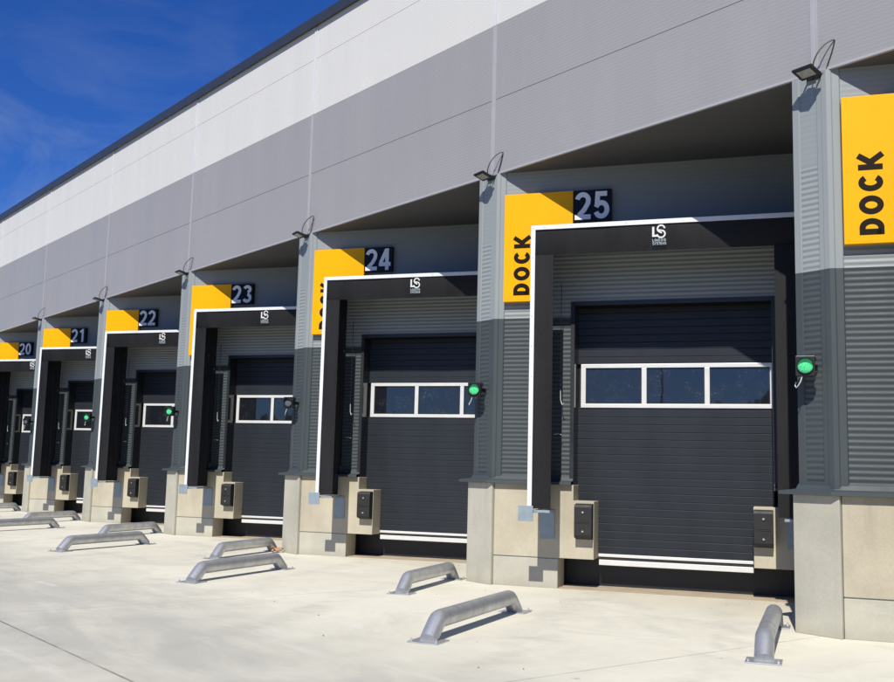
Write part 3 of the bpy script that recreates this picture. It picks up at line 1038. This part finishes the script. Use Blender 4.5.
# ------------------------------------------------------------------ wheel guides
def make_guide(near, far, label):
    a = Vector((*fr(near[0], near[1]), 0)); c = Vector((*fr(far[0], far[1]), 0))
    mid = (a + c) / 2; d = (c - a); L_ = d.length; rz = math.atan2(d.y, d.x)
    o = thing('wheel_guide', label, 'wheel guide', (mid.x, mid.y, 0), rz, 'steel wheel guides in front of the docks')
    r, H = .092, .195
    hl = L_ / 2; run = .24
    pts = [Vector((-hl + .02, 0, .012)), Vector((-hl + run, 0, H)), Vector((hl - run, 0, H)), Vector((hl - .02, 0, .012))]
    # mitred bends softened by two short segments
    P_ = [pts[0]]
    for i in (1, 2):
        p = pts[i]; d1 = (pts[i - 1] - p).normalized(); d2 = (pts[i + 1] - p).normalized()
        P_ += [p + d1 * .05, p + (d1 + d2) * .012, p + d2 * .05]
    P_.append(pts[3])
    MB().tube(P_, r, 26).build('pipe', 'galv', o, smooth=True)
    for sgn in (-1, 1):
        x0 = sgn * (hl - .05)
        w_ = .165
        f_ = MB().box(min(x0 - sgn * .12, x0 + sgn * .19), max(x0 - sgn * .12, x0 + sgn * .19), -w_, w_, .001, .012)
        for yy in (-.135, .135):
            f_.cyl((x0 + sgn * .14, yy, .012), (0, 0, 1), .016, .016, 6)
            f_.cyl((x0 + sgn * .14, yy, .027), (0, 0, 1), .007, .018, 8)
        f_.build('base_plate', 'galv', o, bevel=.002)
    return o


def glab(side, n):
    return f'bent galvanised pipe wheel guide on the {side} side in front of dock {25 + n}'


gl = make_guide((.90, -5.48), (1.14, -2.88), glab('left', 0))
gr_ = make_guide((4.10, -5.10), (4.18, -2.62), glab('right', 0))
gl2 = make_guide((.95, -5.34), (1.14, -2.84), '')
gr2 = make_guide((4.10, -5.05), (4.14, -2.80), '')
for n in range(-5, 0):      # these pairs stand a little closer to the doors
    if n == -5:
        for o_ in (gl2, gr2):
            o_.location.x -= 5 * BAY
        c, e_ = gl2, gr2
    else:
        c, e_ = dup(gl2, None, (n + 5) * BAY), dup(gr2, None, (n + 5) * BAY)
    c['label'] = glab('left', n); e_['label'] = glab('right', n)

# crumpled dry leaf litter by the pier foot of dock 24
lf = MB(); org = (-5.62, -.24, 0)
for k in range(9):
    c = Vector((org[0] + random.uniform(-.10, .10), org[1] + random.uniform(-.08, .05), .03 + random.uniform(0, .05)))
    T = Matrix.Translation(c) @ Matrix.Rotation(random.uniform(0, 6), 4, 'Z') @ Matrix.Rotation(random.uniform(-.9, .9), 4, 'X')
    s_ = random.uniform(.05, .09)
    pts = [(-s_, 0, .01), (-s_ * .4, -s_ * .5, -.01), (s_ * .5, -s_ * .45, .012), (s_, 0, -.012), (s_ * .4, s_ * .5, .014), (-s_ * .5, s_ * .4, .0), (0, 0, .02)]
    lf.add([T @ Vector(p) for p in pts], [(i, (i + 1) % 6, 6) for i in range(6)])
o = lf.build('dry_leaves', 'leaf', None, org, loc=org)
o['label'] = 'small heap of orange-brown dry leaves at the foot of the pier beside dock 24'; o['category'] = 'leaves'

# ------------------------------------------------------------------ lamp post across the yard (mirrored in the middle pane)
lp = thing('lamp_post', 'tall grey yard lamp post reflected in the middle window pane of dock 25', 'lamp post', (18.2, -29.5, 0))
MB().tube([(0, 0, 0), (0, 0, 7.6)], [.085, .055], 12).build('pole', 'pole', lp, smooth=True)
MB().box(-.12, .12, -.35, .25, 7.58, 7.66).build('lamp_head', 'pole', lp, bevel=.01)

# ------------------------------------------------------------------ sky, sun, camera
w = bpy.data.worlds.new('World'); scene.world = w; w.use_nodes = True
nt = w.node_tree
for n in list(nt.nodes):
    nt.nodes.remove(n)
out = nd(nt, 'ShaderNodeOutputWorld'); bg = nd(nt, 'ShaderNodeBackground')
nt.links.new(bg.outputs[0], out.inputs[0])
sky = nd(nt, 'ShaderNodeTexSky', sky_type='NISHITA')
sky.sun_disc = False
sky.sun_elevation = math.asin(SUN.z)
sky.sun_rotation = math.atan2(SUN.x, SUN.y)
sky.altitude = 600; sky.air_density = 1.0; sky.dust_density = .25; sky.ozone_density = 3.0
tc = nd(nt, 'ShaderNodeTexCoord')
mp = nd(nt, 'ShaderNodeMapping'); mp.inputs['Scale'].default_value = (1.2, 3.2, 5.0); mp.inputs['Rotation'].default_value = (.25, .15, .9)
nt.links.new(tc.outputs['Generated'], mp.inputs['Vector'])
n1 = noise(nt, 2.2, 9, .62, mp.outputs[0], dist=.9)
n2 = noise(nt, 1.3, 3, .5, tc.outputs['Generated'])
cl = mth(nt, 'MULTIPLY', rng(nt, n1, .42, .72), rng(nt, n2, .38, .58))
hs = nd(nt, 'ShaderNodeHueSaturation'); hs.inputs['Saturation'].default_value = 1.2
nt.links.new(sky.outputs[0], hs.inputs['Color'])
deep = mix(nt, 1.0, hs.outputs[0], (.56, .95, 1.80), 'MULTIPLY')
skyc = mix(nt, mth(nt, 'MULTIPLY', cl, .50), deep, (6.2, 7.6, 9.6))
nt.links.new(skyc, bg.inputs['Color'])
bg.inputs['Strength'].default_value = .055

sd = bpy.data.lights.new('sun', 'SUN'); sd.energy = 5.0; sd.angle = math.radians(.5); sd.color = (1, .955, .88)
so = bpy.data.objects.new('sun', sd); COL.objects.link(so)
so.rotation_euler = SUN.to_track_quat('Z', 'Y').to_euler()
so.location = (20, -30, 40)

F_, PT, RL, YW = 1018.76, .1266, .0255, -.8988
fwd = Vector((math.cos(PT) * math.sin(YW), math.cos(PT) * math.cos(YW), math.sin(PT)))
rt = Vector((math.cos(YW), -math.sin(YW), 0)); up = rt.cross(fwd)
c, s_ = math.cos(RL), math.sin(RL)
rt2 = rt * c + up * s_; up2 = up * c - rt * s_
cd = bpy.data.cameras.new('camera'); cam = bpy.data.objects.new('camera', cd); COL.objects.link(cam)
cd.sensor_width = 36; cd.sensor_fit = 'HORIZONTAL'; cd.lens = 36 * F_ / 894
cd.clip_start = .05; cd.clip_end = 3000
m4 = Matrix((rt2, up2, -fwd)).transposed().to_4x4()
m4.translation = (12.5946, -10.5274, 1.7)
cam.matrix_world = m4
scene.camera = cam

scene.view_settings.view_transform = 'Standard'
scene.view_settings.look = 'None'
scene.view_settings.gamma = 1
scene.view_settings.exposure = .1
scene.view_settings.use_curve_mapping = False
scene.render.engine = 'CYCLES'
scene.cycles.max_bounces = 6
scene.cycles.diffuse_bounces = 2
scene.cycles.use_denoising = True
